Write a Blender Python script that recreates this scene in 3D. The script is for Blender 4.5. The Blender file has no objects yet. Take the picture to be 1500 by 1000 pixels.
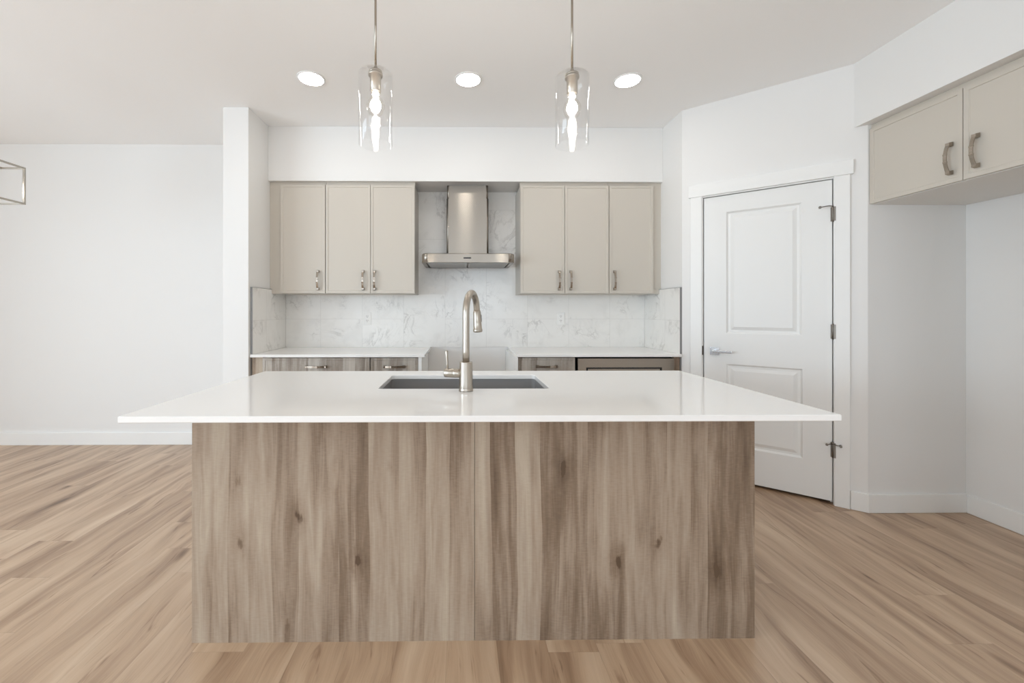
import bpy, bmesh, math, random
from mathutils import Vector, Matrix

# ------------------------------------------------------------------ camera, world, light, exposure
scene = bpy.context.scene
COL = scene.collection
random.seed(7)
PSI = 0.0107
cam_d = bpy.data.cameras.new('camera')
cam = bpy.data.objects.new('camera', cam_d); COL.objects.link(cam)
cam.location = (0, 0, 1.22)
cam.rotation_euler = (math.pi / 2, 0, -PSI)
cam_d.sensor_width = 36; cam_d.lens = 14.4
cam_d.shift_x = 0.046; cam_d.shift_y = -0.03
cam_d.clip_start = 0.02; cam_d.clip_end = 100
scene.camera = cam

scene.view_settings.view_transform = 'Standard'
scene.view_settings.look = 'None'
scene.view_settings.exposure = 0.44
scene.view_settings.gamma = 1.0
scene.view_settings.use_curve_mapping = False
try:
    scene.cycles.max_bounces = 14
    scene.cycles.diffuse_bounces = 8
    scene.cycles.glossy_bounces = 6
    scene.cycles.transmission_bounces = 8
    scene.cycles.transparent_max_bounces = 24
    scene.cycles.sample_clamp_indirect = 6.0
    scene.cycles.caustics_reflective = False
    scene.cycles.caustics_refractive = False
    scene.cycles.use_denoising = True
except Exception:
    pass

world = bpy.data.worlds.new('world'); scene.world = world
world.use_nodes = True
bg = world.node_tree.nodes['Background']
bg.inputs[0].default_value = (0.80, 0.88, 1.0, 1); bg.inputs[1].default_value = 1.6


def area(name, loc, rot, sx, sy, power, color):
    d = bpy.data.lights.new(name, 'AREA'); d.shape = 'RECTANGLE'
    d.size = sx; d.size_y = sy; d.energy = power; d.color = color
    o = bpy.data.objects.new(name, d); COL.objects.link(o)
    o.location = loc; o.rotation_euler = rot
    return o


# daylight entering by the windows behind and to the left of the camera
area('daylight_patio', (-3.2, -4.66, 1.15), (math.pi / 2, 0, 0), 2.6, 2.05, 27, (0.72, 0.87, 1.0))
area('daylight_rear', (0.35, -4.66, 1.45), (math.pi / 2, 0, 0), 2.3, 1.5, 34, (0.76, 0.885, 1.0))
area('daylight_side', (-5.36, -0.95, 1.35), (0, -math.pi / 2, 0), 1.7, 3.7, 155, (0.72, 0.87, 1.0))


# ------------------------------------------------------------------ helpers
def lin(c):
    out = []
    for v in c:
        v /= 255.0
        out.append(v / 12.92 if v <= 0.04045 else ((v + 0.055) / 1.055) ** 2.4)
    return tuple(out) + (1.0,)


def box(bm, x0, x1, y0, y1, z0, z1, bev=0.0, seg=2):
    vs = [bm.verts.new(p) for p in ((x0, y0, z0), (x1, y0, z0), (x1, y1, z0), (x0, y1, z0),
                                    (x0, y0, z1), (x1, y0, z1), (x1, y1, z1), (x0, y1, z1))]
    fs = [bm.faces.new([vs[i] for i in f]) for f in ((3, 2, 1, 0), (4, 5, 6, 7), (0, 1, 5, 4),
                                                     (1, 2, 6, 5), (2, 3, 7, 6), (3, 0, 4, 7))]
    if bev > 0:
        es = list({e for f in fs for e in f.edges})
        bmesh.ops.bevel(bm, geom=es, offset=bev, segments=seg, affect='EDGES', profile=0.5)
    return fs


def lathe(bm, prof, n=40, c=(0, 0, 0), axis='Z', capb=True, capt=True):
    """prof = list of (radius, height)"""
    def P(r, h, a):
        if axis == 'Z': v = (r * math.cos(a), r * math.sin(a), h)
        elif axis == 'X': v = (h, r * math.cos(a), r * math.sin(a))
        else: v = (r * math.sin(a), h, r * math.cos(a))
        return (v[0] + c[0], v[1] + c[1], v[2] + c[2])
    rings = [[bm.verts.new(P(r, h, 2 * math.pi * i / n)) for i in range(n)] for r, h in prof]
    for a, b in zip(rings, rings[1:]):
        for i in range(n):
            f = bm.faces.new((a[i], a[(i + 1) % n], b[(i + 1) % n], b[i])); f.smooth = True
    if capb: bm.faces.new(rings[0][::-1])
    if capt: bm.faces.new(rings[-1])


def tube(bm, pts, rad, n=20, caps=True):
    pts = [Vector(p) for p in pts]
    if not hasattr(rad, '__len__'): rad = [rad] * len(pts)
    rings = []
    t0 = (pts[1] - pts[0]).normalized()
    ref = Vector((1, 0, 0)) if abs(t0.x) < 0.9 else Vector((0, 1, 0))
    nrm = (ref - t0 * ref.dot(t0)).normalized()
    for i, p in enumerate(pts):
        if i == 0: t = t0
        elif i == len(pts) - 1: t = (pts[i] - pts[i - 1]).normalized()
        else: t = (pts[i + 1] - pts[i - 1]).normalized()
        nrm = (nrm - t * nrm.dot(t)).normalized()
        b = t.cross(nrm)
        rings.append([bm.verts.new(p + (nrm * math.cos(2 * math.pi * k / n) + b * math.sin(2 * math.pi * k / n)) * rad[i])
                      for k in range(n)])
    for a, b in zip(rings, rings[1:]):
        for i in range(n):
            f = bm.faces.new((a[i], a[(i + 1) % n], b[(i + 1) % n], b[i])); f.smooth = True
    if caps:
        bm.faces.new(rings[0][::-1]); bm.faces.new(rings[-1])


def rrect(x0, x1, y0, y1, r, k=6):
    pts = []
    for cx, cy, a0 in ((x1 - r, y1 - r, 0), (x0 + r, y1 - r, 90), (x0 + r, y0 + r, 180), (x1 - r, y0 + r, 270)):
        for i in range(k + 1):
            a = math.radians(a0 + 90 * i / k)
            pts.append((cx + r * math.cos(a), cy + r * math.sin(a)))
    return pts


def loft(bm, loops, smooth=False, capb=False, capt=False):
    """loops = list of (pts2d, z)"""
    rs = [[bm.verts.new((p[0], p[1], z)) for p in pts] for pts, z in loops]
    n = len(rs[0])
    for a, b in zip(rs, rs[1:]):
        for i in range(n):
            f = bm.faces.new((a[i], a[(i + 1) % n], b[(i + 1) % n], b[i])); f.smooth = smooth
    if capb: bm.faces.new(rs[0][::-1])
    if capt: bm.faces.new(rs[-1])
    return rs


def panel_slab(bm, x0, x1, z0, z1, t, holes, prof, y=0.0):
    """a slab whose front face (towards -y) is at y; each hole rect is sunk by nested loops
    prof = [(inset, depth), ...]; negative y is towards the viewer"""
    xs = sorted({x0, x1} | {h[0] for h in holes} | {h[1] for h in holes})
    zs = sorted({z0, z1} | {h[2] for h in holes} | {h[3] for h in holes})
    V = {}

    def v(a, b, c):
        k = (round(a, 5), round(b, 5), round(c, 5))
        if k not in V: V[k] = bm.verts.new((a, b, c))
        return V[k]
    for i in range(len(xs) - 1):
        for j in range(len(zs) - 1):
            a0, a1, b0, b1 = xs[i], xs[i + 1], zs[j], zs[j + 1]
            inh = any(h[0] - 1e-6 <= a0 and a1 <= h[1] + 1e-6 and h[2] - 1e-6 <= b0 and b1 <= h[3] + 1e-6 for h in holes)
            if not inh:
                bm.faces.new((v(a0, y, b0), v(a1, y, b0), v(a1, y, b1), v(a0, y, b1)))
    for h in holes:
        cur = (h[0], h[1], h[2], h[3], y)
        for ins, dep in prof:
            nx = (h[0] + ins, h[1] - ins, h[2] + ins, h[3] - ins, y + dep)
            A = [v(cur[0], cur[4], cur[2]), v(cur[1], cur[4], cur[2]), v(cur[1], cur[4], cur[3]), v(cur[0], cur[4], cur[3])]
            B = [v(nx[0], nx[4], nx[2]), v(nx[1], nx[4], nx[2]), v(nx[1], nx[4], nx[3]), v(nx[0], nx[4], nx[3])]
            for k in range(4):
                bm.faces.new((A[k], A[(k + 1) % 4], B[(k + 1) % 4], B[k]))
            cur = nx
        bm.faces.new((v(cur[0], cur[4], cur[2]), v(cur[1], cur[4], cur[2]), v(cur[1], cur[4], cur[3]), v(cur[0], cur[4], cur[3])))
    # sides and back
    yb = y + t
    for a, b in (((x0, z0), (x1, z0)), ((x1, z0), (x1, z1)), ((x1, z1), (x0, z1)), ((x0, z1), (x0, z0))):
        bm.faces.new([bm.verts.new(p) for p in ((a[0], y, a[1]), (a[0], yb, a[1]), (b[0], yb, b[1]), (b[0], y, b[1]))])
    bm.faces.new([bm.verts.new(p) for p in ((x0, yb, z0), (x0, yb, z1), (x1, yb, z1), (x1, yb, z0))])
    bmesh.ops.remove_doubles(bm, verts=bm.verts, dist=1e-5)


def obj(name, bm, mat, parent=None, shift=None, fix=True):
    if shift is not None:
        bmesh.ops.translate(bm, verts=bm.verts, vec=[-s for s in shift])
    if fix: bmesh.ops.recalc_face_normals(bm, faces=bm.faces)
    me = bpy.data.meshes.new(name); bm.to_mesh(me); bm.free()
    me.materials.append(mat)
    o = bpy.data.objects.new(name, me); COL.objects.link(o)
    if parent is not None: o.parent = parent
    elif shift is not None: o.location = shift
    return o


def tag(o, label, cat, group=None):
    o['label'] = label; o['category'] = cat
    if group: o['group'] = group
    return o


def thing(name, label, cat, loc=(0, 0, 0), rz=0.0, group=None):
    o = bpy.data.objects.new(name, None); COL.objects.link(o)
    o.location = loc; o.rotation_euler = (0, 0, rz); o.empty_display_size = 0.1
    return tag(o, label, cat, group)


def struct(name, bm, mat, label=None):
    o = obj(name, bm, mat); o['kind'] = 'structure'
    if label: o['label'] = label
    return o


def BM(): return bmesh.new()


def share(name, src, parent, loc=(0, 0, 0), rot=(0, 0, 0)):
    o = bpy.data.objects.new(name, src.data); COL.objects.link(o)
    o.parent = parent; o.location = loc; o.rotation_euler = rot
    return o


# ------------------------------------------------------------------ materials
def mat(name, col, rough=0.5, metal=0.0, spec=0.5, **kw):
    m = bpy.data.materials.new(name); m.use_nodes = True
    p = m.node_tree.nodes['Principled BSDF']
    p.inputs['Base Color'].default_value = lin(col)
    p.inputs['Roughness'].default_value = rough
    p.inputs['Metallic'].default_value = metal
    p.inputs['Specular IOR Level'].default_value = spec
    for k, v in kw.items(): p.inputs[k.replace('_', ' ')].default_value = v
    return m


class NT:
    def __init__(s, m): s.t = m.node_tree; s.p = s.t.nodes['Principled BSDF']

    def n(s, typ, **kw):
        nd = s.t.nodes.new(typ)
        for k, v in kw.items(): setattr(nd, k, v)
        return nd

    def put(s, sock, v):
        if hasattr(v, 'is_output') or isinstance(v, bpy.types.NodeSocket): s.t.links.new(v, sock)
        else: sock.default_value = v

    def math(s, op, a, b=0.0, c=None):
        nd = s.n('ShaderNodeMath', operation=op)
        s.put(nd.inputs[0], a); s.put(nd.inputs[1], b)
        if c is not None: s.put(nd.inputs[2], c)
        return nd.outputs[0]

    def xyz(s):
        g = s.n('ShaderNodeNewGeometry'); sp = s.n('ShaderNodeSeparateXYZ')
        s.t.links.new(g.outputs['Position'], sp.inputs[0])
        return sp.outputs

    def vec(s, x, y, z=0.0):
        c = s.n('ShaderNodeCombineXYZ')
        for k, v in enumerate((x, y, z)): s.put(c.inputs[k], v)
        return c.outputs[0]

    def noise(s, v, scale=1.0, detail=2.0, rough=0.5, dist=0.0):
        nd = s.n('ShaderNodeTexNoise')
        s.put(nd.inputs['Vector'], v); nd.inputs['Scale'].default_value = scale
        nd.inputs['Detail'].default_value = detail; nd.inputs['Roughness'].default_value = rough
        nd.inputs['Distortion'].default_value = dist
        return nd.outputs[0]

    def white(s, v):
        nd = s.n('ShaderNodeTexWhiteNoise', noise_dimensions='3D'); s.put(nd.inputs['Vector'], v)
        return nd.outputs['Value']

    def rng(s, v, a, b, c=0.0, d=1.0, smooth=False):
        nd = s.n('ShaderNodeMapRange'); nd.interpolation_type = 'SMOOTHSTEP' if smooth else 'LINEAR'
        s.put(nd.inputs[0], v)
        for k, q in enumerate((a, b, c, d)): nd.inputs[k + 1].default_value = q
        return nd.outputs[0]

    def ramp(s, v, stops):
        nd = s.n('ShaderNodeValToRGB'); s.put(nd.inputs[0], v)
        e = nd.color_ramp.elements
        while len(e) < len(stops): e.new(0.5)
        for k, (pos, c) in enumerate(stops): e[k].position = pos; e[k].color = lin(c)
        return nd.outputs[0]

    def mix(s, f, a, b, mode='MIX'):
        nd = s.n('ShaderNodeMix', data_type='RGBA', blend_type=mode)
        s.put(nd.inputs[0], f); s.put(nd.inputs[6], a); s.put(nd.inputs[7], b)
        return nd.outputs[2]

    def bump(s, h, strength=0.1, dist=0.001):
        nd = s.n('ShaderNodeBump'); nd.inputs['Strength'].default_value = strength
        nd.inputs['Distance'].default_value = dist; s.put(nd.inputs['Height'], h)
        s.t.links.new(nd.outputs[0], s.p.inputs['Normal'])


def paint(name, col, rough=0.6, bump=0.12, scale=220):
    m = mat(name, col, rough, spec=0.3); t = NT(m)
    x, y, z = t.xyz()
    t.bump(t.noise(t.vec(x, y, z), scale, 3.0, 0.6), bump, 0.0006)
    return m


M_WALL = paint('painted_wall', (232, 231, 229))
M_CEIL = paint('painted_ceiling', (248, 248, 248), 0.8, 0.45, 90)
M_TRIM = mat('satin_white_trim', (238, 238, 236), 0.35)
M_DOOR = mat('satin_white_door', (233, 233, 231), 0.38)
M_CAB = mat('greige_cabinet_paint', (200, 193, 182), 0.42)
M_CABIN = mat('greige_cabinet_carcass', (196, 190, 181), 0.5)
M_QUARTZ = mat('white_quartz', (240, 239, 237), 0.085, spec=0.5)
M_NICKEL = mat('brushed_nickel', (182, 174, 163), 0.30, metal=1.0)
M_NICKELD = mat('dark_brushed_nickel', (168, 158, 146), 0.26, metal=1.0)
M_CHROME = mat('polished_chrome', (228, 230, 233), 0.20, metal=1.0)
M_HINGE = mat('satin_hinge_metal', (128, 122, 114), 0.35, metal=1.0)
M_BLACK = mat('black_gloss', (14, 13, 12), 0.25)
M_DARK = mat('black_gap', (20, 18, 17), 0.7)
M_SINK = mat('grey_composite_sink', (138, 136, 135), 0.45)
M_PLATE = mat('white_plastic', (236, 235, 232), 0.35)
M_FILTER = mat('filter_mesh_steel', (176, 174, 170), 0.42, metal=0.85)
M_SLOT = mat('dark_slot', (70, 68, 66), 0.6)
M_LOCK = mat('dark_strike_metal', (66, 58, 50), 0.4, metal=1.0)


def steel():
    m = mat('brushed_stainless', (156, 148, 138), 0.22, metal=1.0); t = NT(m)
    x, y, z = t.xyz()
    h = t.noise(t.vec(t.math('MULTIPLY', x, 3.0), t.math('MULTIPLY', y, 3.0), t.math('MULTIPLY', z, 900.0)), 1.0, 2.0)
    t.t.links.new(t.rng(h, 0.3, 0.7, 0.25, 0.27), t.p.inputs['Roughness'])
    t.p.inputs['Anisotropic'].default_value = 1.0
    t.p.inputs['Anisotropic Rotation'].default_value = 0.25
    return m


M_STEEL = steel()


def glass(name, tint=(0.985, 0.99, 0.99), ior=1.5, bumpy=0.0):
    m = bpy.data.materials.new(name); m.use_nodes = True
    nt = m.node_tree; nt.nodes.remove(nt.nodes['Principled BSDF'])
    out = nt.nodes['Material Output']
    tr = nt.nodes.new('ShaderNodeBsdfTransparent'); tr.inputs[0].default_value = tint + (1,)
    gl = nt.nodes.new('ShaderNodeBsdfGlossy'); gl.inputs['Roughness'].default_value = 0.015
    lw = nt.nodes.new('ShaderNodeLayerWeight'); lw.inputs['Blend'].default_value = 0.5
    pw = nt.nodes.new('ShaderNodeMath'); pw.operation = 'POWER'; nt.links.new(lw.outputs['Facing'], pw.inputs[0]); pw.inputs[1].default_value = 4.0
    f0 = ((ior - 1) / (ior + 1)) ** 2
    fr = nt.nodes.new('ShaderNodeMapRange'); nt.links.new(pw.outputs[0], fr.inputs[0])
    fr.inputs[3].default_value = f0; fr.inputs[4].default_value = 0.30
    mx = nt.nodes.new('ShaderNodeMixShader')
    nt.links.new(fr.outputs[0], mx.inputs[0]); nt.links.new(tr.outputs[0], mx.inputs[1]); nt.links.new(gl.outputs[0], mx.inputs[2])
    nt.links.new(mx.outputs[0], out.inputs[0])
    if bumpy:
        g = nt.nodes.new('ShaderNodeNewGeometry'); ns = nt.nodes.new('ShaderNodeTexNoise'); ns.inputs['Scale'].default_value = 55
        b = nt.nodes.new('ShaderNodeBump'); b.inputs['Strength'].default_value = bumpy; b.inputs['Distance'].default_value = 0.002
        nt.links.new(g.outputs['Position'], ns.inputs['Vector']); nt.links.new(ns.outputs[0], b.inputs['Height'])
        nt.links.new(b.outputs[0], gl.inputs['Normal'])
    return m


M_GLASS = glass('clear_pendant_glass', (0.995, 0.996, 0.996), 1.5, 0.35)
M_BULBG = glass('clear_bulb_glass', (0.99, 0.985, 0.97), 1.45)
M_PANE = glass('window_glass')


def emit(name, col, strength):
    m = bpy.data.materials.new(name); m.use_nodes = True
    nt = m.node_tree; nt.nodes.remove(nt.nodes['Principled BSDF'])
    e = nt.nodes.new('ShaderNodeEmission'); e.inputs[0].default_value = col + (1,); e.inputs[1].default_value = strength
    nt.links.new(e.outputs[0], nt.nodes['Material Output'].inputs[0])
    return m


M_LED = emit('recessed_led', (1.0, 0.965, 0.915), 30.0)
M_FIL = emit('glowing_filament', (1.0, 0.95, 0.88), 85.0)
M_CHB = emit('chandelier_bulb_glow', (1.0, 0.95, 0.88), 10.0)


def wood_laminate(name='grey_oak_laminate', stops=None, off=0.0):
    m = mat(name, (150, 130, 110), 0.48, spec=0.35); t = NT(m)
    x, y, z = t.xyz()
    u0 = t.math('ADD', t.math('ADD', x, y), off)
    w1 = t.math('MULTIPLY', t.math('SUBTRACT', t.noise(t.vec(t.math('MULTIPLY', u0, 4.0), 0.0, t.math('MULTIPLY', z, 1.6)), 1.0, 2.0), 0.5), 0.035)
    u = t.math('ADD', u0, w1)
    vo = t.n('ShaderNodeTexVoronoi', voronoi_dimensions='1D', feature='F1')
    t.put(vo.inputs['W'], u); vo.inputs['Scale'].default_value = 11.0
    sp = t.n('ShaderNodeSeparateColor'); t.t.links.new(vo.outputs['Color'], sp.inputs[0])
    strip = sp.outputs[0]
    seed = t.math('MULTIPLY', sp.outputs[1], 7.0)
    cloud = t.noise(t.vec(t.math('MULTIPLY', u, 11.0), seed, t.math('MULTIPLY', z, 1.7)), 1.0, 3.0, 0.6, 0.4)
    streak = t.noise(t.vec(t.math('MULTIPLY', u, 26.0), t.math('MULTIPLY', seed, 2.0), t.math('MULTIPLY', z, 1.4)), 1.0, 3.0, 0.6, 0.6)
    fine = t.noise(t.vec(t.math('MULTIPLY', u, 330.0), 0.0, t.math('MULTIPLY', z, 9.0)), 1.0, 2.0)
    cross = t.noise(t.vec(t.math('MULTIPLY', u, 45.0), 0.0, t.math('MULTIPLY', z, 190.0)), 1.0, 2.0)
    v = t.math('ADD', t.math('MULTIPLY', strip, 0.30), t.math('MULTIPLY', cloud, 0.72))
    v = t.math('ADD', v, t.math('MULTIPLY', t.math('SUBTRACT', streak, 0.5), 0.70))
    v = t.math('ADD', v, t.math('MULTIPLY', t.math('SUBTRACT', fine, 0.5), 0.17))
    v = t.math('SUBTRACT', v, 0.07)
    v = t.math('ADD', v, t.math('MULTIPLY', t.math('SUBTRACT', cross, 0.5), 0.16))
    # knots
    kv = t.n('ShaderNodeTexVoronoi', voronoi_dimensions='2D', feature='F1')
    t.put(kv.inputs['Vector'], t.vec(t.math('MULTIPLY', u, 5.2), t.math('MULTIPLY', z, 2.6)))
    kv.inputs['Scale'].default_value = 1.0
    kd = t.math('ADD', kv.outputs['Distance'], t.math('MULTIPLY', t.math('SUBTRACT', t.noise(t.vec(t.math('MULTIPLY', u, 60.0), 0.0, t.math('MULTIPLY', z, 25.0)), 1.0, 2.0), 0.5), 0.20))
    ks = t.n('ShaderNodeSeparateColor'); t.t.links.new(kv.outputs['Color'], ks.inputs[0])
    kn = t.math('MULTIPLY', t.rng(kd, 0.0, 0.075, 0.40, 0.0, True), t.rng(ks.outputs[0], 0.45, 0.8, 0.0, 1.0))
    halo = t.math('MULTIPLY', t.rng(kd, 0.0, 0.30, 0.16, 0.0, True), t.rng(ks.outputs[0], 0.45, 0.8, 0.0, 1.0))
    v = t.math('SUBTRACT', t.math('SUBTRACT', v, kn), halo)
    c = t.ramp(v, stops or [(0.05, (94, 76, 60)), (0.28, (131, 112, 94)), (0.46, (160, 142, 124)), (0.75, (184, 170, 152))])
    t.t.links.new(c, t.p.inputs['Base Color'])
    t.bump(fine, 0.12, 0.0004)
    return m


M_WOOD = wood_laminate()
M_WOODB = wood_laminate('grey_oak_drawer_laminate', [(0.05, (112, 100, 88)), (0.30, (150, 140, 129)), (0.48, (178, 170, 160)), (0.75, (198, 192, 183))], 3.7)


def floor_mat():
    m = mat('oak_vinyl_plank', (170, 140, 112), 0.40, spec=0.85); t = NT(m)
    x, y, z = t.xyz()
    W, Lp = 0.182, 1.22
    rx = t.math('DIVIDE', t.math('ADD', x, 0.05), W)
    row = t.math('FLOOR', rx)
    oy = t.math('MULTIPLY', t.white(t.vec(row, 2.0, 5.0)), Lp)
    py = t.math('DIVIDE', t.math('ADD', y, oy), Lp)
    pl = t.math('FLOOR', py)
    r1 = t.white(t.vec(row, pl, 1.0)); r2 = t.white(t.vec(row, pl, 9.0))
    seed = t.math('MULTIPLY', r2, 40.0)
    wob = t.math('MULTIPLY', t.math('SUBTRACT', t.noise(t.vec(t.math('MULTIPLY', x, 5.0), t.math('MULTIPLY', y, 1.8), seed), 1.0, 2.0), 0.5), 0.12)
    u = t.math('ADD', x, wob)
    big = t.noise(t.vec(t.math('MULTIPLY', u, 11.0), t.math('MULTIPLY', y, 1.0), seed), 1.0, 2.0, 0.5, 0.3)
    mid = t.noise(t.vec(t.math('MULTIPLY', u, 55.0), t.math('MULTIPLY', y, 2.0), seed), 1.0, 3.0, 0.6)
    fine = t.noise(t.vec(t.math('MULTIPLY', u, 380.0), t.math('MULTIPLY', y, 10.0), seed), 1.0, 2.0)
    kv = t.n('ShaderNodeTexVoronoi', voronoi_dimensions='3D', feature='F1')
    t.put(kv.inputs['Vector'], t.vec(t.math('MULTIPLY', u, 4.6), t.math('MULTIPLY', y, 1.5), seed))
    kv.inputs['Scale'].default_value = 1.0
    kn = t.rng(kv.outputs['Distance'], 0.0, 0.16, 0.30, 0.0, True)
    v = t.math('ADD', t.math('MULTIPLY', r1, 0.06), t.math('MULTIPLY', big, 0.95))
    v = t.math('ADD', v, t.math('MULTIPLY', t.math('SUBTRACT', mid, 0.5), 0.24))
    v = t.math('ADD', v, t.math('MULTIPLY', t.math('SUBTRACT', fine, 0.5), 0.17))
    v = t.math('SUBTRACT', v, 0.05)
    acc = t.noise(t.vec(t.math('MULTIPLY', u, 34.0), t.math('MULTIPLY', y, 2.6), seed), 1.0, 3.0, 0.65, 0.8)
    v = t.math('SUBTRACT', v, t.rng(acc, 0.58, 0.76, 0.0, 0.28, True))
    v = t.math('SUBTRACT', v, kn)
    c = t.ramp(v, [(0.06, (108, 82, 61)), (0.30, (161, 132, 106)), (0.50, (192, 164, 136)), (0.80, (216, 193, 166))])
    fx = t.math('FRACT', rx); fy = t.math('FRACT', py)
    ex = t.math('MINIMUM', fx, t.math('SUBTRACT', 1.0, fx)); ey = t.math('MINIMUM', fy, t.math('SUBTRACT', 1.0, fy))
    jx = t.rng(ex, 0.0, 0.009, 0.0, 1.0, True); jy = t.rng(ey, 0.0, 0.0014, 0.0, 1.0, True)
    j = t.math('MULTIPLY', jx, jy)
    c2 = t.mix(t.rng(j, 0.0, 1.0, 0.22, 0.0), c, lin((92, 72, 54)))
    t.t.links.new(c2, t.p.inputs['Base Color'])
    t.t.links.new(t.rng(v, 0.1, 0.8, 0.40, 0.30), t.p.inputs['Roughness'])
    t.bump(t.math('ADD', j, t.math('MULTIPLY', fine, 0.15)), 0.25, 0.0008)
    return m


M_FLOOR = floor_mat()


def marble(side):
    m = mat('marble_tile_' + side, (215, 213, 210), 0.22, spec=0.5); t = NT(m)
    x, y, z = t.xyz()
    h = y if side != 'back' else x
    W = 0.372
    off = {'back': 0.139, 'left': -3.32, 'right': -3.32}[side]
    cx = t.math('DIVIDE', t.math('ADD', h, off), W)
    col = t.math('FLOOR', cx)
    if side == 'back':
        odd = t.math('COMPARE', col, -1.0, 0.1)
        zz = t.math('ADD', z, t.math('MULTIPLY', odd, -0.226))
    else:
        zz = z
    cz = t.math('DIVIDE', t.math('SUBTRACT', zz, 1.146), 0.49)
    rw = t.math('FLOOR', cz)
    sd = t.math('MULTIPLY', t.white(t.vec(col, rw, 4.0)), 30.0)
    P = t.vec(t.math('ADD', h, sd), t.math('MULTIPLY', sd, 0.7), z)
    n1 = t.noise(P, 3.2, 5.0, 0.6, 1.4)
    ridge = t.math('ABSOLUTE', t.math('SUBTRACT', n1, 0.5))
    vein = t.rng(ridge, 0.0, 0.035, 1.0, 0.0, True)
    msk = t.rng(t.noise(P, 4.5, 2.0, 0.5), 0.47, 0.68, 0.0, 1.0, True)
    cloud = t.rng(t.noise(P, 6.0, 4.0, 0.6, 0.6), 0.45, 0.75, 0.0, 1.0, True)
    n3 = t.math('ABSOLUTE', t.math('SUBTRACT', t.noise(P, 9.0, 5.0, 0.65, 1.0), 0.5))
    v3 = t.math('MULTIPLY', t.rng(n3, 0.0, 0.03, 1.0, 0.0, True), msk)
    amt = t.math('ADD', t.math('MULTIPLY', t.math('MULTIPLY', vein, msk), 0.34), t.math('MULTIPLY', cloud, 0.12))
    amt = t.math('ADD', amt, t.math('MULTIPLY', v3, 0.16))
    c = t.mix(amt, lin((235, 233, 229)), lin((158, 154, 149)))
    fx = t.math('FRACT', cx); fz = t.math('FRACT', cz)
    ex = t.math('MULTIPLY', t.math('MINIMUM', fx, t.math('SUBTRACT', 1.0, fx)), W)
    ez = t.math('MULTIPLY', t.math('MINIMUM', fz, t.math('SUBTRACT', 1.0, fz)), 0.49)
    e = t.rng(t.math('MINIMUM', ex, ez), 0.0009, 0.002, 1.0, 0.0)
    c2 = t.mix(t.math('MULTIPLY', e, 0.55), c, lin((205, 203, 199)))
    t.t.links.new(c2, t.p.inputs['Base Color'])
    t.bump(t.math('SUBTRACT', 1.0, e), 0.3, 0.0008)
    return m


# ------------------------------------------------------------------ the room
H = 2.737
XL, XR, XA = -1.58, 1.68, 3.07           # kitchen left wall, kitchen right wall, fridge alcove wall
YB, YD, YR = 3.70, 3.77, -4.5            # kitchen back wall, dining wall, rear wall
XW = -5.2
A = Vector((1.68, 3.09)); B = Vector((2.466, 2.455))
ANG = math.atan2(B.y - A.y, B.x - A.x); LW = (B - A).length

bm = BM(); box(bm, XW - .15, 3.3, YR - .15, 3.95, -0.12, 0.0); struct('floor', bm, M_FLOOR)
bm = BM(); box(bm, XW - .15, 3.3, YR - .15, 3.95, H, H + 0.12); struct('ceiling', bm, M_CEIL)
bm = BM(); box(bm, XL - .19, 3.25, YB, YB + .2, 0, H); struct('wall_back', bm, M_WALL)
bm = BM(); box(bm, XW, XL - .19, YD, YD + .13, 0, H); struct('wall_dining', bm, M_WALL)
bm = BM(); box(bm, XL - .19, XL, 3.07, YB, 0, H, 0.003); struct('wall_partition', bm, M_WALL)
bm = BM(); box(bm, XL, XR, 3.38, YB, 2.287, H, 0.003); struct('wall_soffit', bm, M_WALL)
bm = BM(); box(bm, XR, XR + .1, 3.09, YB, 0, H); struct('wall_right', bm, M_WALL)
bm = BM(); box(bm, 2.466, 3.17, 2.455, 2.575, 0, H, 0.003); struct('wall_alcove_end', bm, M_WALL)
bm = BM(); box(bm, XA, XA + .13, 1.40, 3.72, 0, H); struct('wall_alcove_side', bm, M_WALL)
bm = BM(); box(bm, 2.42, XA, 1.40, 1.52, 0, H); struct('wall_alcove_near', bm, M_WALL)
bm = BM(); box(bm, 2.42, XA, 1.52, 2.512, 2.345, H); struct('wall_bulkhead', bm, M_WALL)
bm = BM(); box(bm, 2.42, 2.55, YR, 1.40, 0, H); struct('wall_right_front', bm, M_WALL)


# left wall with a window
def wall_with_holes(name, fixed0, fixed1, a0, a1, holes, axis):
    b = BM()
    cuts = sorted({a0, a1} | {h[0] for h in holes} | {h[1] for h in holes})
    for s, e in zip(cuts, cuts[1:]):
        hs = [h for h in holes if h[0] <= s + 1e-6 and e <= h[1] + 1e-6]
        segs = [(0, H)] if not hs else [(0, hs[0][2]), (hs[0][3], H)]
        for z0, z1 in segs:
            if z1 - z0 < 1e-4: continue
            if axis == 'x': box(b, s, e, fixed0, fixed1, z0, z1)
            else: box(b, fixed0, fixed1, s, e, z0, z1)
    return struct(name, b, M_WALL)


wall_with_holes('wall_left', XW - .15, XW, YR, YD + .13, [(-2.8, 0.9, .5, 2.2)], 'y')
wall_with_holes('wall_rear', YR - .15, YR, XW - .15, 2.55, [(-4.5, -1.9, .1, 2.2), (-.8, 1.5, .7, 2.2)], 'x')


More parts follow.
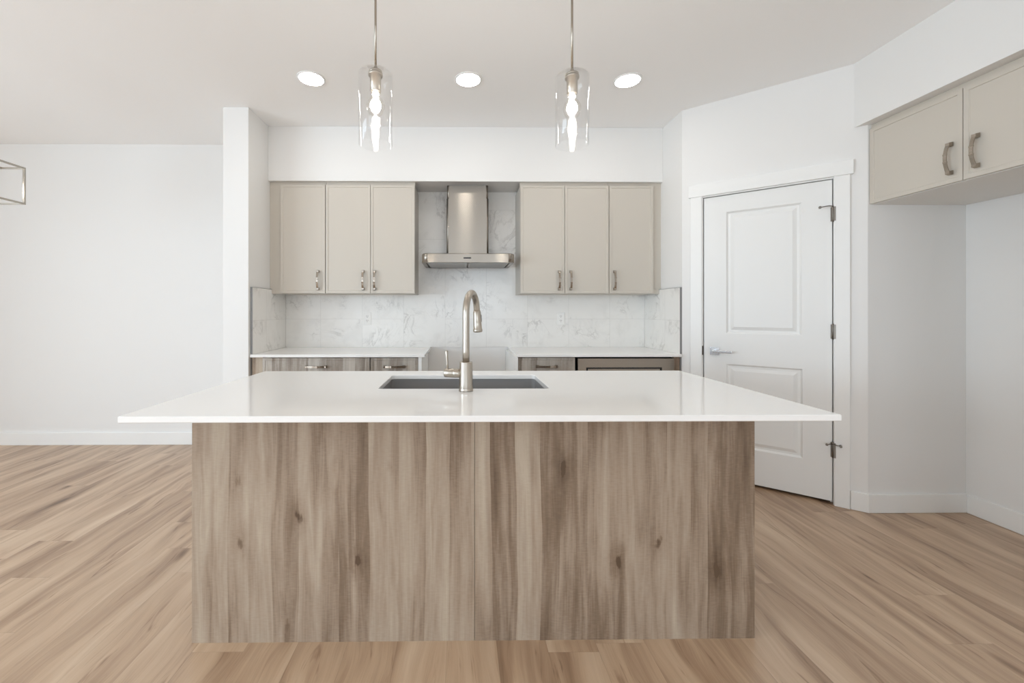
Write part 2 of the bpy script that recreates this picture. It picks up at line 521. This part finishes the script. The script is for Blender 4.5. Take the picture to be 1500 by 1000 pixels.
def window(name, axis, f, a0, a1, z0, z1, mull):
    r = bpy.data.objects.new(name, None); COL.objects.link(r)
    c = (a0 + a1) / 2
    r.location = (c, f, z0) if axis == 'x' else (f, c, z0)
    r['kind'] = 'structure'; r.empty_display_size = .1
    fr = BM(); w = .05

    def bb(b, s, e, q0, q1, d0=-.03, d1=.03):
        if axis == 'x': box(b, s - c, e - c, d0, d1, q0 - z0, q1 - z0)
        else: box(b, d0, d1, s - c, e - c, q0 - z0, q1 - z0)
    bb(fr, a0, a1, z0, z0 + w); bb(fr, a0, a1, z1 - w, z1); bb(fr, a0, a0 + w, z0 + w, z1 - w); bb(fr, a1 - w, a1, z0 + w, z1 - w)
    for k in range(1, mull):
        q = a0 + (a1 - a0) * k / mull
        bb(fr, q - w / 2, q + w / 2, z0 + w, z1 - w)
    o = obj('window_frame', fr, M_TRIM, r)
    p = BM(); bb(p, a0 + w, a1 - w, z0 + w, z1 - w, -.003, .003); obj('window_glass', p, M_PANE, r)


window('window_1', 'x', YR - .08, -4.5, -1.9, .1, 2.2, 2)
window('window_2', 'x', YR - .08, -.8, 1.5, .7, 2.2, 2)
window('window_3', 'y', XW - .08, -2.8, 0.9, .5, 2.2, 3)

# angled pantry wall, door opening s .125-.870, up to 2.065
wa = BM()
box(wa, 0.0, .125, 0, .1, 0, H); box(wa, .870, LW, 0, .1, 0, H); box(wa, .125, .870, 0, .1, 2.065, H)
ow = struct('wall_pantry', wa, M_WALL); ow.location = (A.x, A.y, 0); ow.rotation_euler = (0, 0, ANG)


def angled(o): o.location = (A.x, A.y, 0); o.rotation_euler = (0, 0, ANG); return o


bm = BM(); box(bm, .125, .140, .0, .1, 0, 2.052); box(bm, .856, .870, .0, .1, 0, 2.052); box(bm, .125, .870, .0, .1, 2.052, 2.065)
box(bm, .140, .152, .042, .056, 0, 2.052); box(bm, .844, .856, .042, .056, 0, 2.052); box(bm, .152, .844, .042, .056, 2.040, 2.052)
angled(struct('trim_1', bm, M_TRIM, 'white jamb and stop around the pantry door'))
bm = BM(); box(bm, .060, .134, -.017, 0, 0, 2.060, .0015); angled(struct('trim_2', bm, M_TRIM, 'flat white casing left of the pantry door'))
bm = BM(); box(bm, .859, .932, -.017, 0, 0, 2.060, .0015); angled(struct('trim_3', bm, M_TRIM, 'flat white casing right of the pantry door'))
bm = BM(); box(bm, .048, .947, -.024, 0, 2.060, 2.148, .0015); angled(struct('trim_4', bm, M_TRIM, 'wide flat white head casing above the pantry door'))

# baseboards
BBH, BBT = .113, .014


def bb_prof(b, x0, x1, y0, y1):
    box(b, x0, x1, y0, y1, 0, BBH, .003)


bm = BM(); bb_prof(bm, XW, XL - .19, YD - BBT, YD); struct('baseboard_dining', bm, M_TRIM)
bm = BM(); bb_prof(bm, XL - .19 - BBT, XL - .19, 3.07 - BBT, YD - BBT); bb_prof(bm, XL - .19, XL, 3.07 - BBT, 3.07); struct('baseboard_partition', bm, M_TRIM)
bm = BM(); bb_prof(bm, 2.458, XA, 2.455 - BBT, 2.455); struct('baseboard_alcove_end', bm, M_TRIM)
bm = BM(); bb_prof(bm, XA - BBT, XA, 1.52, 2.455 - BBT); struct('baseboard_alcove_side', bm, M_TRIM)
bm = BM(); bb_prof(bm, .934, LW + .004, -BBT, 0); angled(struct('baseboard_pantry', bm, M_TRIM))
bm = BM(); bb_prof(bm, 2.42 - BBT, 2.42, YR, 1.52); struct('baseboard_right', bm, M_TRIM)
bm = BM(); bb_prof(bm, XW, XW + BBT, YR, YD - BBT); struct('baseboard_left', bm, M_TRIM)

# ------------------------------------------------------------------ pantry door
door = bpy.data.objects.new('door_1', None); COL.objects.link(door)
angled(door); door['kind'] = 'structure'; door['label'] = 'white two-panel pantry door in the angled wall'
bm = BM()
panel_slab(bm, .146, .850, .020, 2.046, .035, [(.281, .705, 1.055, 1.930), (.281, .710, .254, .843)],
           [(.003, .0), (.014, .013), (.028, .013), (.050, .003)], y=.003)
slab = obj('door_leaf', bm, M_DOOR, door)
# lever handle
bm = BM(); box(bm, .184, .242, -.005, .003, .900, .958, .0015)
lv = obj('door_handle', bm, M_CHROME, door)
bm = BM(); lathe(bm, [(.012, -.052), (.012, -.005)], 24, (.213, 0, .929), 'Y')
box(bm, .203, .325, -.060, -.048, .920, .938, .004, 3)
obj('lever', bm, M_CHROME, lv)
bm = BM(); box(bm, .134, .1405, -.002, .004, .895, .962); obj('strike_plate', bm, M_LOCK, door)


def hinge(z0, z1):
    b = BM()
    lathe(b, [(.003, z0 - .004), (.0065, z0), (.0065, z1), (.004, z1 + .004)], 16, (.8535, -.006, 0))
    for zz in (.33, .66):
        z = z0 + (z1 - z0) * zz; box(b, .8465, .8605, -.0133, .0, z - .0006, z + .0006)
    h = obj('hinge', b, M_HINGE, door)
    b = BM(); box(b, .8565, .866, -.019, -.0165, z0, z1) ; box(b, .8425, .851, .0005, .0035, z0, z1)
    obj('hinge_leaf', b, M_HINGE, h)
    return h


h1 = hinge(1.783, 1.872); h2 = hinge(1.044, 1.134); h3 = hinge(.299, .392)
bm = BM(); tube(bm, [(.853, -.012, 1.876), (.835, -.03, 1.878), (.792, -.052, 1.870)], .003, 10)
lathe(bm, [(.008, -.060), (.008, -.050)], 16, (.790, 0, 1.869), 'Y')
obj('door_stop', bm, M_HINGE, h1)
bm = BM(); tube(bm, [(.853, -.012, .384), (.835, -.03, .384), (.823, -.04, .382)], .003, 10)
lathe(bm, [(.007, -.046), (.007, -.037)], 16, (.823, 0, .382), 'Y')
tube(bm, [(.853, -.012, .384), (.868, -.03, .384), (.886, -.034, .382)], .003, 10)
lathe(bm, [(.007, -.042), (.007, -.0175)], 16, (.888, 0, .381), 'Y')
obj('door_stop', bm, M_HINGE, h3)

# ------------------------------------------------------------------ tiled backsplash
bm = BM(); box(bm, -1.5645, 1.6645, 3.690, YB - .0008, .893, 2.287, 0)
tag(obj('tile_backsplash', bm, marble('back'), None, (0.05, 3.695, .893)), 'grey-veined white marble tile on the back wall behind the hood', 'backsplash')
bm = BM(); box(bm, XL, -1.565, 3.10, 3.689, .893, 1.396, .001)
tag(obj('tile_backsplash', bm, marble('left'), None, (-1.5725, 3.4, .893)), 'narrow marble tile return on the left side wall of the counter', 'backsplash')
bm = BM(); box(bm, 1.665, XR, 3.092, 3.689, .893, 1.396, .001)
tag(obj('tile_backsplash', bm, marble('right'), None, (1.6725, 3.4, .893)), 'narrow marble tile return on the right side wall by the pantry corner', 'backsplash')


M_EDGE = mat('satin_aluminium_edge', (150, 150, 150), 0.4, metal=0.6)
for q in [o for o in COL.objects if o.name.startswith('tile_backsplash') and abs(o.location.x) > 1]:
    sg = 1 if q.location.x > 0 else -1
    b = BM(); fy = -.3005 if sg < 0 else -.3085
    box(b, -.0078, .0078, fy - .0025, fy + .0003, 0.0, .5035); box(b, -.0078, .0078, fy - .0025, .288, .503, .5055)
    obj('edge_trim', b, M_EDGE, q)


# ------------------------------------------------------------------ cabinet pulls
def pull_mesh(L=.163, name='handle', m=None):
    b = BM(); n = 22; w = .0085; th = .0042
    half = L / 2 - .010
    prev = None
    for i in range(n + 1):
        s = -1 + 2 * i / n
        z = s * half
        d = .017 + .017 * math.cos(s * math.pi / 2) ** 0.8 if abs(s) < 1 else .017
        ww = w * (1.0 - .12 * (1 - s * s)) + (.0016 if 0.24 < abs(s) < 0.36 else 0)
        ex = .0012 if 0.24 < abs(s) < 0.36 else 0
        ring = [b.verts.new(p) for p in ((-ww, -d + th, z), (ww, -d + th, z), (ww, -d - ex, z), (-ww, -d - ex, z))]
        if prev:
            for k in range(4): b.faces.new((prev[k], prev[(k + 1) % 4], ring[(k + 1) % 4], ring[k]))
        else: b.faces.new(ring[::-1])
        prev = ring
    b.faces.new(prev)
    for s in (-1, 1):
        zc = s * half
        lo = [(-.0105, 0, zc - .011), (.0105, 0, zc - .011), (.0105, 0, zc + .011), (-.0105, 0, zc + .011)]
        hi = [(-.0088, -.020, zc - .0065), (.0088, -.020, zc - .0065), (.0088, -.020, zc + .0065), (-.0088, -.020, zc + .0065)]
        A_ = [b.verts.new(p) for p in lo]; B_ = [b.verts.new(p) for p in hi]
        for k in range(4): b.faces.new((A_[k], A_[(k + 1) % 4], B_[(k + 1) % 4], B_[k]))
        b.faces.new(B_); b.faces.new(A_[::-1])
    bmesh.ops.recalc_face_normals(b, faces=b.faces)
    me = bpy.data.meshes.new(name); b.to_mesh(me); b.free(); me.materials.append(m or M_NICKELD)
    return me


PULL = pull_mesh()


def pull(parent, x, y, z, horiz=False):
    o = bpy.data.objects.new('handle', PULL); COL.objects.link(o); o.parent = parent
    o.location = (x, y, z)
    if horiz: o.rotation_euler = (0, math.pi / 2, 0)
    return o


SHAKE = [(.0, .0), (.0015, .0045)]


def cab_door(parent, x0, x1, z0, z1, hx, hz, m=None, name='door', border=.018, horiz=False):
    b = BM()
    panel_slab(b, x0, x1, z0, z1, .019, [(x0 + border, x1 - border, z0 + border, z1 - border)], [(.0025, .004)], y=0.0)
    d = obj(name, b, m or M_CAB, parent)
    pull(d, hx, 0, hz, horiz)
    return d


# ------------------------------------------------------------------ wall cabinets
ZB, ZT, YF = 1.361, 2.257, 3.385


def wall_cab(x0, x1, doors, label, fill=None):
    cx = (x0 + x1) / 2
    r = thing('upper_cabinet', label, 'cabinet', (cx, YF, ZB), 0, 'upper cabinets over the back counter')
    b = BM(); box(b, x0 - cx, x1 - cx, .021, 3.690 - YF, -.0, ZT - ZB)
    obj('body', b, M_CABIN, r)
    for (a, e, hx) in doors:
        cab_door(r, a - cx, e - cx, .004, ZT - ZB, hx - cx, 1.472 - ZB)
    b = BM(); box(b, x0 - cx, x1 - cx, .030, .050, ZT - ZB, 2.287 - ZB)
    obj('top_filler', b, M_CAB, r)
    if fill:
        b = BM(); box(b, fill[0] - cx, fill[1] - cx, .030, .050, 1.4015 - ZB, 2.287 - ZB)
        q0, q1 = max(fill[0], -1.5645), min(fill[1], 1.6645)
        box(b, q0 - cx, q1 - cx, .030, .050, 0, 1.4010 - ZB)
        obj('side_filler', b, M_CAB, r)
    return r


wall_cab(-1.483, -1.113, [(-1.480, -1.1155, -1.172)], 'single-door greige wall cabinet against the left wall', (XL, -1.483))
wall_cab(-1.111, -.378, [(-1.109, -.7435, -.802), (-.7395, -.380, -.707)], 'double-door greige wall cabinet left of the hood')
wall_cab(.496, 1.231, [(.498, .8615, .817), (.8655, 1.229, .913)], 'double-door greige wall cabinet right of the hood')
wall_cab(1.233, 1.603, [(1.235, 1.600, 1.277)], 'single-door greige wall cabinet nearest the pantry', (1.603, XR))

# ------------------------------------------------------------------ fridge cabinet
r = thing('fridge_cabinet', 'double-door greige cabinet high over the empty fridge alcove', 'cabinet', (2.475, 2.455, 1.862), -math.pi / 2)
b = BM(); box(b, .001, .934, .021, .594, .016, .455); obj('body', b, M_CABIN, r)
b = BM(); box(b, .001, .934, .021, .594, 0, .016); obj('bottom_panel', b, mat('pale_melamine', (226, 223, 218), 0.5), r)
b = BM(); box(b, .001, .934, .012, .030, .455, .482); obj('top_filler', b, M_CAB, r)
cab_door(r, .003, .4615, .003, .455, .414, .125, border=.021)
cab_door(r, .4655, .931, .003, .455, .520, .125, border=.021)

# ------------------------------------------------------------------ range hood
HX = .060; HF = 3.25
r = thing('range_hood', 'stainless steel chimney range hood on the marble tiled wall', 'range hood', (HX, 3.69, 1.605))
yb = 0.0


def hood_profile(w, d, bulge, n=14, yb=0.0):
    """plan outline: flat back at yb, slightly bowed front with rounded corners"""
    pts = [(w / 2, yb)]
    rc = .02
    fr = []
    for i in range(n + 1):
        s = -1 + 2 * i / n
        fr.append((s * w / 2, -d - bulge * (1 - s * s)))
    fr = fr[::-1]
    pts = [(w / 2, yb)] + fr + [(-w / 2, yb)]
    return pts


def chimney(bm, w, d, z0, z1, r=.022):
    pts = [(-w / 2, 0), (w / 2, 0)]
    k = 8
    for i in range(k + 1):
        a = math.radians(0 - 90 * i / k); pts.append((w / 2 - r + r * math.cos(a), -d + r + r * math.sin(a)))
    for i in range(k + 1):
        a = math.radians(-90 - 90 * i / k); pts.append((-w / 2 + r + r * math.cos(a), -d + r + r * math.sin(a)))
    pts = pts[::-1]
    rs = loft(bm, [(pts, z0), (pts, z1)], False, True, True)
    for f in bm.faces:
        if abs(f.normal.z) < .5 and len(f.verts) == 4: f.smooth = False


def rounded_chimney(name, w, d, z0, z1, rr):
    b = BM(); chimney(b, w, d, z0, z1, rr)
    o = obj(name, b, M_STEEL, r)
    me = o.data
    for p in me.polygons:
        p.use_smooth = abs(p.normal.z) < .5 and p.area < (z1 - z0) * .02
    return o


rounded_chimney('upper_chimney', .350, .205, .565, .682, .016)
rounded_chimney('lower_chimney', .358, .210, .072, .568, .016)
b = BM()
d = 3.69 - HF
W2 = .742


def can_pts(w, dd, k=10, rr=.05):
    pts = [(-w / 2, 0), (w / 2, 0)]
    for i in range(k + 1):
        a = math.radians(-90 * i / k); pts.append((w / 2 - rr + rr * math.cos(a), -dd + rr + rr * math.sin(a)))
    for i in range(k + 1):
        a = math.radians(-90 - 90 * i / k); pts.append((-w / 2 + rr + rr * math.cos(a), -dd + rr + rr * math.sin(a)))
    return pts[::-1]


P0 = can_pts(W2 - .08, d - .04); P1 = can_pts(W2, d); P2 = can_pts(W2, d)
loft(b, [(can_pts(W2 - .06, d - .03), .012), (can_pts(W2 - .06, d - .03), .0), (P1, .0), (P1, .066), (can_pts(W2 - .012, d - .006), .072)], False, True, True)
o = obj('canopy', b, M_STEEL, r)
for p in o.data.polygons:
    p.use_smooth = abs(p.normal.z) < .3 and p.area < .003 and len(p.vertices) == 4
for s in (-1, 1):
    b = BM()
    x0, x1 = (-.325, -.006) if s < 0 else (.006, .325)
    box(b, x0, x1, -.40, -.06, -.004, .004, .002)
    for k in range(16):
        y0 = -.39 + k * .0205
        box(b, x0 + .012, x1 - .012, y0, y0 + .009, -.0065, -.004)
    obj('filter', b, M_FILTER, r)
b = BM(); box(b, -.036, .024, -d - .0022, -d + .001, .029, .039, .0008); obj('control_panel', b, M_BLACK, r)

# ------------------------------------------------------------------ base cabinets along the back wall
YC = 3.085


def base_cab(x0, x1, label, drawers, handles=True, side='', gable=None):
    cx = (x0 + x1) / 2
    r = thing('base_cabinet', label, 'cabinet', (cx, YC, 0), 0, 'grey oak base cabinets under the back counter')
    b = BM(); box(b, x0 - cx, x1 - cx, .021, .612, .10, .872); box(b, x0 - cx, x1 - cx, .07, .612, 0, .10)
    obj('body', b, M_WOODB, r)
    for z0, z1 in drawers:
        b = BM(); panel_slab(b, x0 - cx + .003, x1 - cx - .003, z0, z1, .019,
                             [(x0 - cx + .020, x1 - cx - .020, z0 + .018, z1 - .018)], [(.0025, .003)], y=0)
        dd = obj('drawer', b, M_WOODB, r)
        pull(dd, 0, 0, (z0 + z1) / 2, True)
    return r


DR = [(.735, .866), (.43, .731), (.105, .426)]
rl = base_cab(-1.486, -.680, 'wide grey oak drawer cabinet at the left end of the back counter', DR)
b = BM(); box(b, -.482, -.403, .010, .030, .0, .872); obj('side_filler', b, M_WOOD, rl)
rm = base_cab(-.678, -.316, 'narrow grey oak drawer cabinet left of the open range gap', DR)
b = BM(); box(b, .181, .205, -.012, .612, .0, .872); obj('end_panel', b, M_TRIM, rm)
rr_ = base_cab(.432, .868, 'grey oak drawer cabinet between the range gap and dishwasher', DR)
b = BM(); box(b, -.242, -.218, -.012, .612, .0, .872); obj('end_panel', b, M_TRIM, rr_)

# dishwasher
r = thing('dishwasher', 'stainless steel dishwasher under the right end of the back counter', 'dishwasher', (1.25, YC, 0))
b = BM(); box(b, -.366, .366, .03, .58, .10, .864); obj('body', b, M_DARK, r)
b = BM(); box(b, -.366, .366, -.006, .029, .735, .860, .002); obj('control_strip', b, M_STEEL, r)
b = BM(); box(b, -.366, .366, -.006, .029, .115, .731, .002); dd = obj('door', b, M_STEEL, r)
b = BM(); box(b, -.30, .27, -.012, -.006, .782, .792, .001); box(b, -.30, -.29, -.012, -.006, .745, .782, .001); box(b, .26, .27, -.012, -.006, .745, .782, .001)
obj('handle_recess_trim', b, M_BLACK, r)
b = BM(); box(b, -.366, .366, .06, .08, 0, .10); obj('toe_kick', b, M_DARK, r)
r = thing('filler_panel', 'grey oak filler strip between the dishwasher and right wall', 'panel', (1.648, YC, 0))
b = BM(); box(b, -.027, .016, .010, .030, 0, .872); obj('strip', b, M_WOOD, r)

# back countertops
for x0, x1, lab in ((-1.565, -.268, 'white quartz countertop on the back wall, left of the hood'),
                    (.427, 1.665, 'white quartz countertop on the back wall, right of the hood')):
    b = BM(); box(b, x0, x1, 3.062, 3.690, .873, .893, .002)
    tag(obj('back_countertop', b, M_QUARTZ, None, ((x0 + x1) / 2, 3.38, .873)), lab, 'countertop')

# ------------------------------------------------------------------ wall outlets
def outlet(x, label):
    r = thing('power_outlet', label, 'outlet', (x, 3.690, 1.150), 0, 'white outlets in the backsplash')
    b = BM(); box(b, -.035, .035, -.005, 0, -.057, .057, .002); pl = obj('cover_plate', b, M_PLATE, r)
    for s in (-1, 1):
        b = BM(); box(b, -.0165, .0165, -.0075, -.005, s * .020 - .0135, s * .020 + .0135, .001)
        q = obj('socket', b, M_PLATE, r)
        b = BM()
        box(b, -.0075, -.0050, -.0080, -.0073, s * .020 - .002, s * .020 + .008)
        box(b, .0050, .0075, -.0080, -.0073, s * .020 - .002, s * .020 + .007)
        lathe(b, [(.0026, -.0080), (.0026, -.0073)], 12, (0, 0, s * .020 - .008), 'Y')
        obj('slots', b, M_SLOT, q)


outlet(-.836, 'white outlet in the marble tile under the left cabinets')
outlet(.905, 'white outlet in the marble tile under the right cabinets')

# ------------------------------------------------------------------ island
IX0, IX1, IY0, IY1 = -.986, 1.096, 1.515, 2.190
cx = (IX0 + IX1) / 2
r = thing('kitchen_island', 'kitchen island clad in vertical grey-brown oak laminate', 'kitchen island', (cx, 1.85, 0))
seam = .052
for x0, x1 in ((IX0, seam - .0008), (seam + .0008, IX1)):
    b = BM(); box(b, x0 - cx, x1 - cx, IY0 - 1.85, IY0 + .018 - 1.85, 0, .873); obj('front_panel', b, M_WOOD, r)
for x0 in (IX0, IX1 - .018):
    b = BM(); box(b, x0 - cx, x0 + .018 - cx, IY0 + .0185 - 1.85, IY1 - 1.85, 0, .873); obj('side_panel', b, M_WOOD, r)
b = BM(); box(b, IX0 + .0185 - cx, IX1 - .0185 - cx, IY1 - .06 - 1.85, IY1 - .042 - 1.85, 0, .10)
box(b, IX0 + .0185 - cx, IX1 - .0185 - cx, IY1 - .042 - 1.85, IY1 - .022 - 1.85, .10, .873); obj('back_panel', b, M_WOOD, r)
nd = 4; w = (IX1 - IX0 - .04) / nd
for k in range(nd):
    x0 = IX0 + .02 + k * w
    b = BM(); box(b, x0 + .002 - cx, x0 + w - .002 - cx, IY1 - .021 - 1.85, IY1 - .002 - 1.85, .105, .868, .001)
    dd = obj('door', b, M_WOOD, r)
    o = pull(dd, (x0 + (w - .05 if k % 2 == 0 else .05)) - cx, IY1 - .002 - 1.85, .76); o.rotation_euler = (0, 0, math.pi)

# countertop with sink cut-out
CX0, CX1, CY0, CY1 = -1.060, 1.200, 1.275, 2.230
SX0, SX1, SY0, SY1 = -.347, .376, 1.722, 2.088
b = BM()
o4 = lambda e: rrect(CX0 + e, CX1 - e, CY0 + e, CY1 - e, .004, 5)
i4 = lambda e: rrect(SX0 - e, SX1 + e, SY0 - e, SY1 + e, .018 + e, 5)
z0, z1, e = .873, .893, .002
rs = loft(b, [(i4(0), z0), (i4(0), z1 - e), (i4(e), z1), (o4(e), z1), (o4(0), z1 - e), (o4(0), z0 + e), (o4(e), z0), (i4(0), z0)])
bmesh.ops.remove_doubles(b, verts=b.verts, dist=1e-6)
tag(obj('island_countertop', b, M_QUARTZ, None, (.07, 1.75, .873)), 'large white quartz countertop overhanging the wood island', 'countertop')

# undermount sink
r = thing('kitchen_sink', 'dark grey composite undermount sink in the island countertop', 'sink', ((SX0 + SX1) / 2, (SY0 + SY1) / 2, .66))
ccx, ccy = (SX0 + SX1) / 2, (SY0 + SY1) / 2
b = BM()


def sr(e, rad): return [(p[0] - ccx, p[1] - ccy) for p in rrect(SX0 - e, SX1 + e, SY0 - e, SY1 + e, rad, 6)]


loft(b, [(sr(-.33 / 2, .018), .002), (sr(-.03, .03), .0), (sr(-.012, .04), .006), (sr(.004, .028), .03), (sr(.006, .024), .212), (sr(.028, .03), .212),
         (sr(.028, .03), .204), (sr(.016, .03), .204), (sr(.014, .03), .02), (sr(-.01, .03), -.008), (sr(-.33 / 2, .018), -.008)], False, True, True)
sk = obj('bowl', b, M_SINK, r)
b = BM(); lathe(b, [(.056, .0025), (.056, .006), (.045, .006), (.042, .004), (.0, .004)][:4], 32, (0, 0, 0)); obj('drain', b, M_CHROME, r)

# ------------------------------------------------------------------ faucet
r = thing('kitchen_faucet', 'brushed nickel gooseneck pull-down faucet beside the island sink', 'faucet', (.0225, 1.677, .893), math.radians(-17))
b = BM()
lathe(b, [(.0295, 0), (.0300, .003), (.0295, .006), (.0280, .0085), (.0285, .012), (.0280, .030), (.0262, .115), (.0262, .1165), (.0250, .119)], 48)
obj('base', b, M_NICKEL, r)
b = BM()
R = .088; zt = .315
pts = [(0, 0, .117), (0, 0, .16), (0, 0, .22), (0, 0, .28)]
for i in range(0, 27):
    a = math.radians(180 - 172 * i / 26)
    pts.append((0, R + R * math.cos(a), zt + R * math.sin(a)))
tube(b, pts, .0142, 28)
end = Vector(pts[-1]); dirn = (Vector(pts[-1]) - Vector(pts[-2])).normalized()
obj('spout', b, M_NICKEL, r)
ax = Vector((0.02, .10, -1)).normalized()
b = BM()
hp = [end + dirn * -.002, end + ax * .004, end + ax * .006, end + ax * .05, end + ax * .082, end + ax * .084, end + ax * .092, end + ax * .096]
tube(b, hp, [.0150, .0165, .0175, .0183, .0192, .0210, .0212, .0195], 32)
sh = obj('spray_head', b, M_NICKEL, r)
b = BM()
q = end + ax * .035 + Vector((.012, .0145, 0))
tube(b, [q + ax * -.018, q + ax * -.014, q + ax * .014, q + ax * .018], [.003, .0052, .0052, .003], 12)
obj('spray_button', b, M_BLACK, sh)
b = BM()
lathe(b, [(.0165, -.092), (.0185, -.090), (.0185, -.052), (.0180, -.051), (.0180, -.050), (.0185, -.049), (.0185, -.018)], 32, (0, 0, .070), 'X')
lev = obj('handle', b, M_NICKEL, r)
b = BM(); tube(b, [(-.080, 0, .080), (-.081, 0, .105), (-.083, 0, .135), (-.084, 0, .160), (-.084, 0, .162)], [.0045, .0045, .0055, .0066, .0055], 16)
obj('lever', b, M_NICKEL, lev)

# ------------------------------------------------------------------ pendants
def pendant(x, y, ztop, zbot, label):
    r = thing('pendant_light', label, 'pendant light', (x, y, zbot), 0, 'glass pendants over the island')
    h = ztop - zbot; R = .0705; t = .003
    b = BM()
    # glass cylinder, open at the bottom, closed top disk with a hole for the socket
    lathe(b, [(.026, h - t), (R - t, h - t), (R - t, 0.0), (R - t / 2, -.0012), (R, 0.0), (R, h - .004), (R - .003, h), (.026, h)], 72, capb=False, capt=False)
    obj('glass_shade', b, M_GLASS, r)
    b = BM()
    lathe(b, [(.0035, h + .032), (.0070, h + .030), (.0070, h + .016), (.012, h + .014), (.0275, h + .010), (.0275, h + .003), (.024, h + .0025), (.024, h + .0005),
              (.030, h + .0005), (.030, h - .010), (.0225, h - .010), (.0225, h - .074), (.020, h - .078)][::-1], 40)
    cap = obj('socket', b, M_NICKEL, r)
    b = BM(); lathe(b, [(.0048, h + .028), (.0048, H - zbot - .018)], 20); obj('rod', b, M_NICKELD, r)
    b = BM(); lathe(b, [(.015, H - zbot - .024), (.058, H - zbot - .018), (.060, H - zbot - .001)], 40); obj('canopy', b, M_NICKEL, r)
    # bulb
    zb = h - .078
    b = BM()
    lathe(b, [(.012, zb), (.014, zb - .010), (.019, zb - .022), (.032, zb - .038), (.0385, zb - .056), (.037, zb - .074), (.029, zb - .090), (.015, zb - .099), (.002, zb - .102)][::-1], 32)
    bl = obj('bulb', b, M_BULBG, r)
    b = BM()
    lathe(b, [(.002, zb - .088), (.013, zb - .082), (.021, zb - .068), (.023, zb - .056), (.018, zb - .040), (.006, zb - .025), (.004, zb - .012)], 20)
    obj('filament', b, M_FIL, bl)
    b = BM(); lathe(b, [(.0135, zb - .008), (.0145, zb + .002), (.0135, zb + .006)], 24); obj('bulb_collar', b, M_PLATE, bl)
    return r


pendant(-.360, 1.74, 2.224, 1.923, 'clear glass cylinder pendant light over the left of the island')
pendant(.478, 1.75, 2.224, 1.929, 'clear glass cylinder pendant light over the right of the island')

# ------------------------------------------------------------------ recessed ceiling lights; those behind the camera are added to brighten the room
for x, y, lab in ((-.975, 2.687, 'round recessed ceiling light left of both pendants'),
                  (.051, 2.687, 'round recessed ceiling light between the two pendants'),
                  (1.101, 2.687, 'round recessed ceiling light right of both pendants'),
                  (-2.6, -.6, 'added fill light, recessed in the ceiling over the dining side behind the camera'),  # from here on: unseen lamps added to lift floor, counter and ceiling
                  (-3.9, -.6, 'added fill light, recessed in the ceiling by the left wall behind the camera'),
                  (-.9, -.6, 'added fill light, recessed in the ceiling left of centre behind the camera'),
                  (.9, -.6, 'added fill light, recessed in the ceiling right of centre behind the camera'),
                  (-.9, -2.6, 'added fill light, recessed in the ceiling near the rear window, left of centre'),
                  (.9, -2.6, 'added fill light, recessed in the ceiling near the rear window, right of centre')):
    r = thing('recessed_light', lab, 'ceiling light', (x, y, H - .006), 0, 'recessed ceiling lights')
    b = BM(); lathe(b, [(.078, .0), (.088, .0015), (.090, .006), (.078, .006)], 48, capb=False, capt=False); obj('trim_ring', b, M_TRIM, r)
    b = BM(); lathe(b, [(.078, .001), (.078, .0055)], 48); obj('diffuser', b, M_LED, r)

# ------------------------------------------------------------------ dining chandelier (only its corner is in view)
X0, X1, Y0, Y1, Z0, Z1 = -3.37, -3.047, 1.95, 2.905, 1.962, 2.222
ccx, ccy = (X0 + X1) / 2, (Y0 + Y1) / 2
r = thing('linear_chandelier', 'open rectangular nickel frame chandelier hanging by the dining wall', 'chandelier', (ccx, ccy, Z0))
b = BM(); t = .012
for zz in (Z0, Z1 - t):
    for yy in (Y0, Y1 - t): box(b, X0 - ccx, X1 - ccx, yy - ccy, yy + t - ccy, zz - Z0, zz + t - Z0, .001)
    for xx in (X0, X1 - t): box(b, xx - ccx, xx + t - ccx, Y0 + t - ccy, Y1 - t - ccy, zz - Z0, zz + t - Z0, .001)
for xx in (X0, X1 - t):
    for yy in (Y0, Y1 - t): box(b, xx - ccx, xx + t - ccx, yy - ccy, yy + t - ccy, t, Z1 - t - Z0, .001)
box(b, -.006, .006, Y0 + t - ccy, Y1 - t - ccy, Z1 - t - Z0, Z1 - Z0, .001)
fr = obj('frame', b, M_NICKEL, r)
for s in (-.2, .2):
    b = BM(); lathe(b, [(.005, Z1 - Z0), (.005, H - Z0 - .02)], 16, (0, s, 0)); obj('rod', b, M_NICKEL, r)
b = BM(); box(b, -.06, .06, -.26, .26, H - Z0 - .022, H - Z0 - .001, .003); obj('canopy', b, M_NICKEL, r)
for k in range(4):
    yy = -.33 + .22 * k
    b = BM(); lathe(b, [(.016, Z1 - t - Z0 - .07), (.016, Z1 - t - Z0)], 20, (0, yy, 0)); s_ = obj('socket', b, M_NICKEL, r)
    b = BM(); zb = Z1 - t - Z0 - .07
    lathe(b, [(.003, zb - .085), (.022, zb - .065), (.027, zb - .045), (.018, zb - .018), (.012, zb)], 20, (0, yy, 0))
    obj('bulb', b, M_CHB, s_)
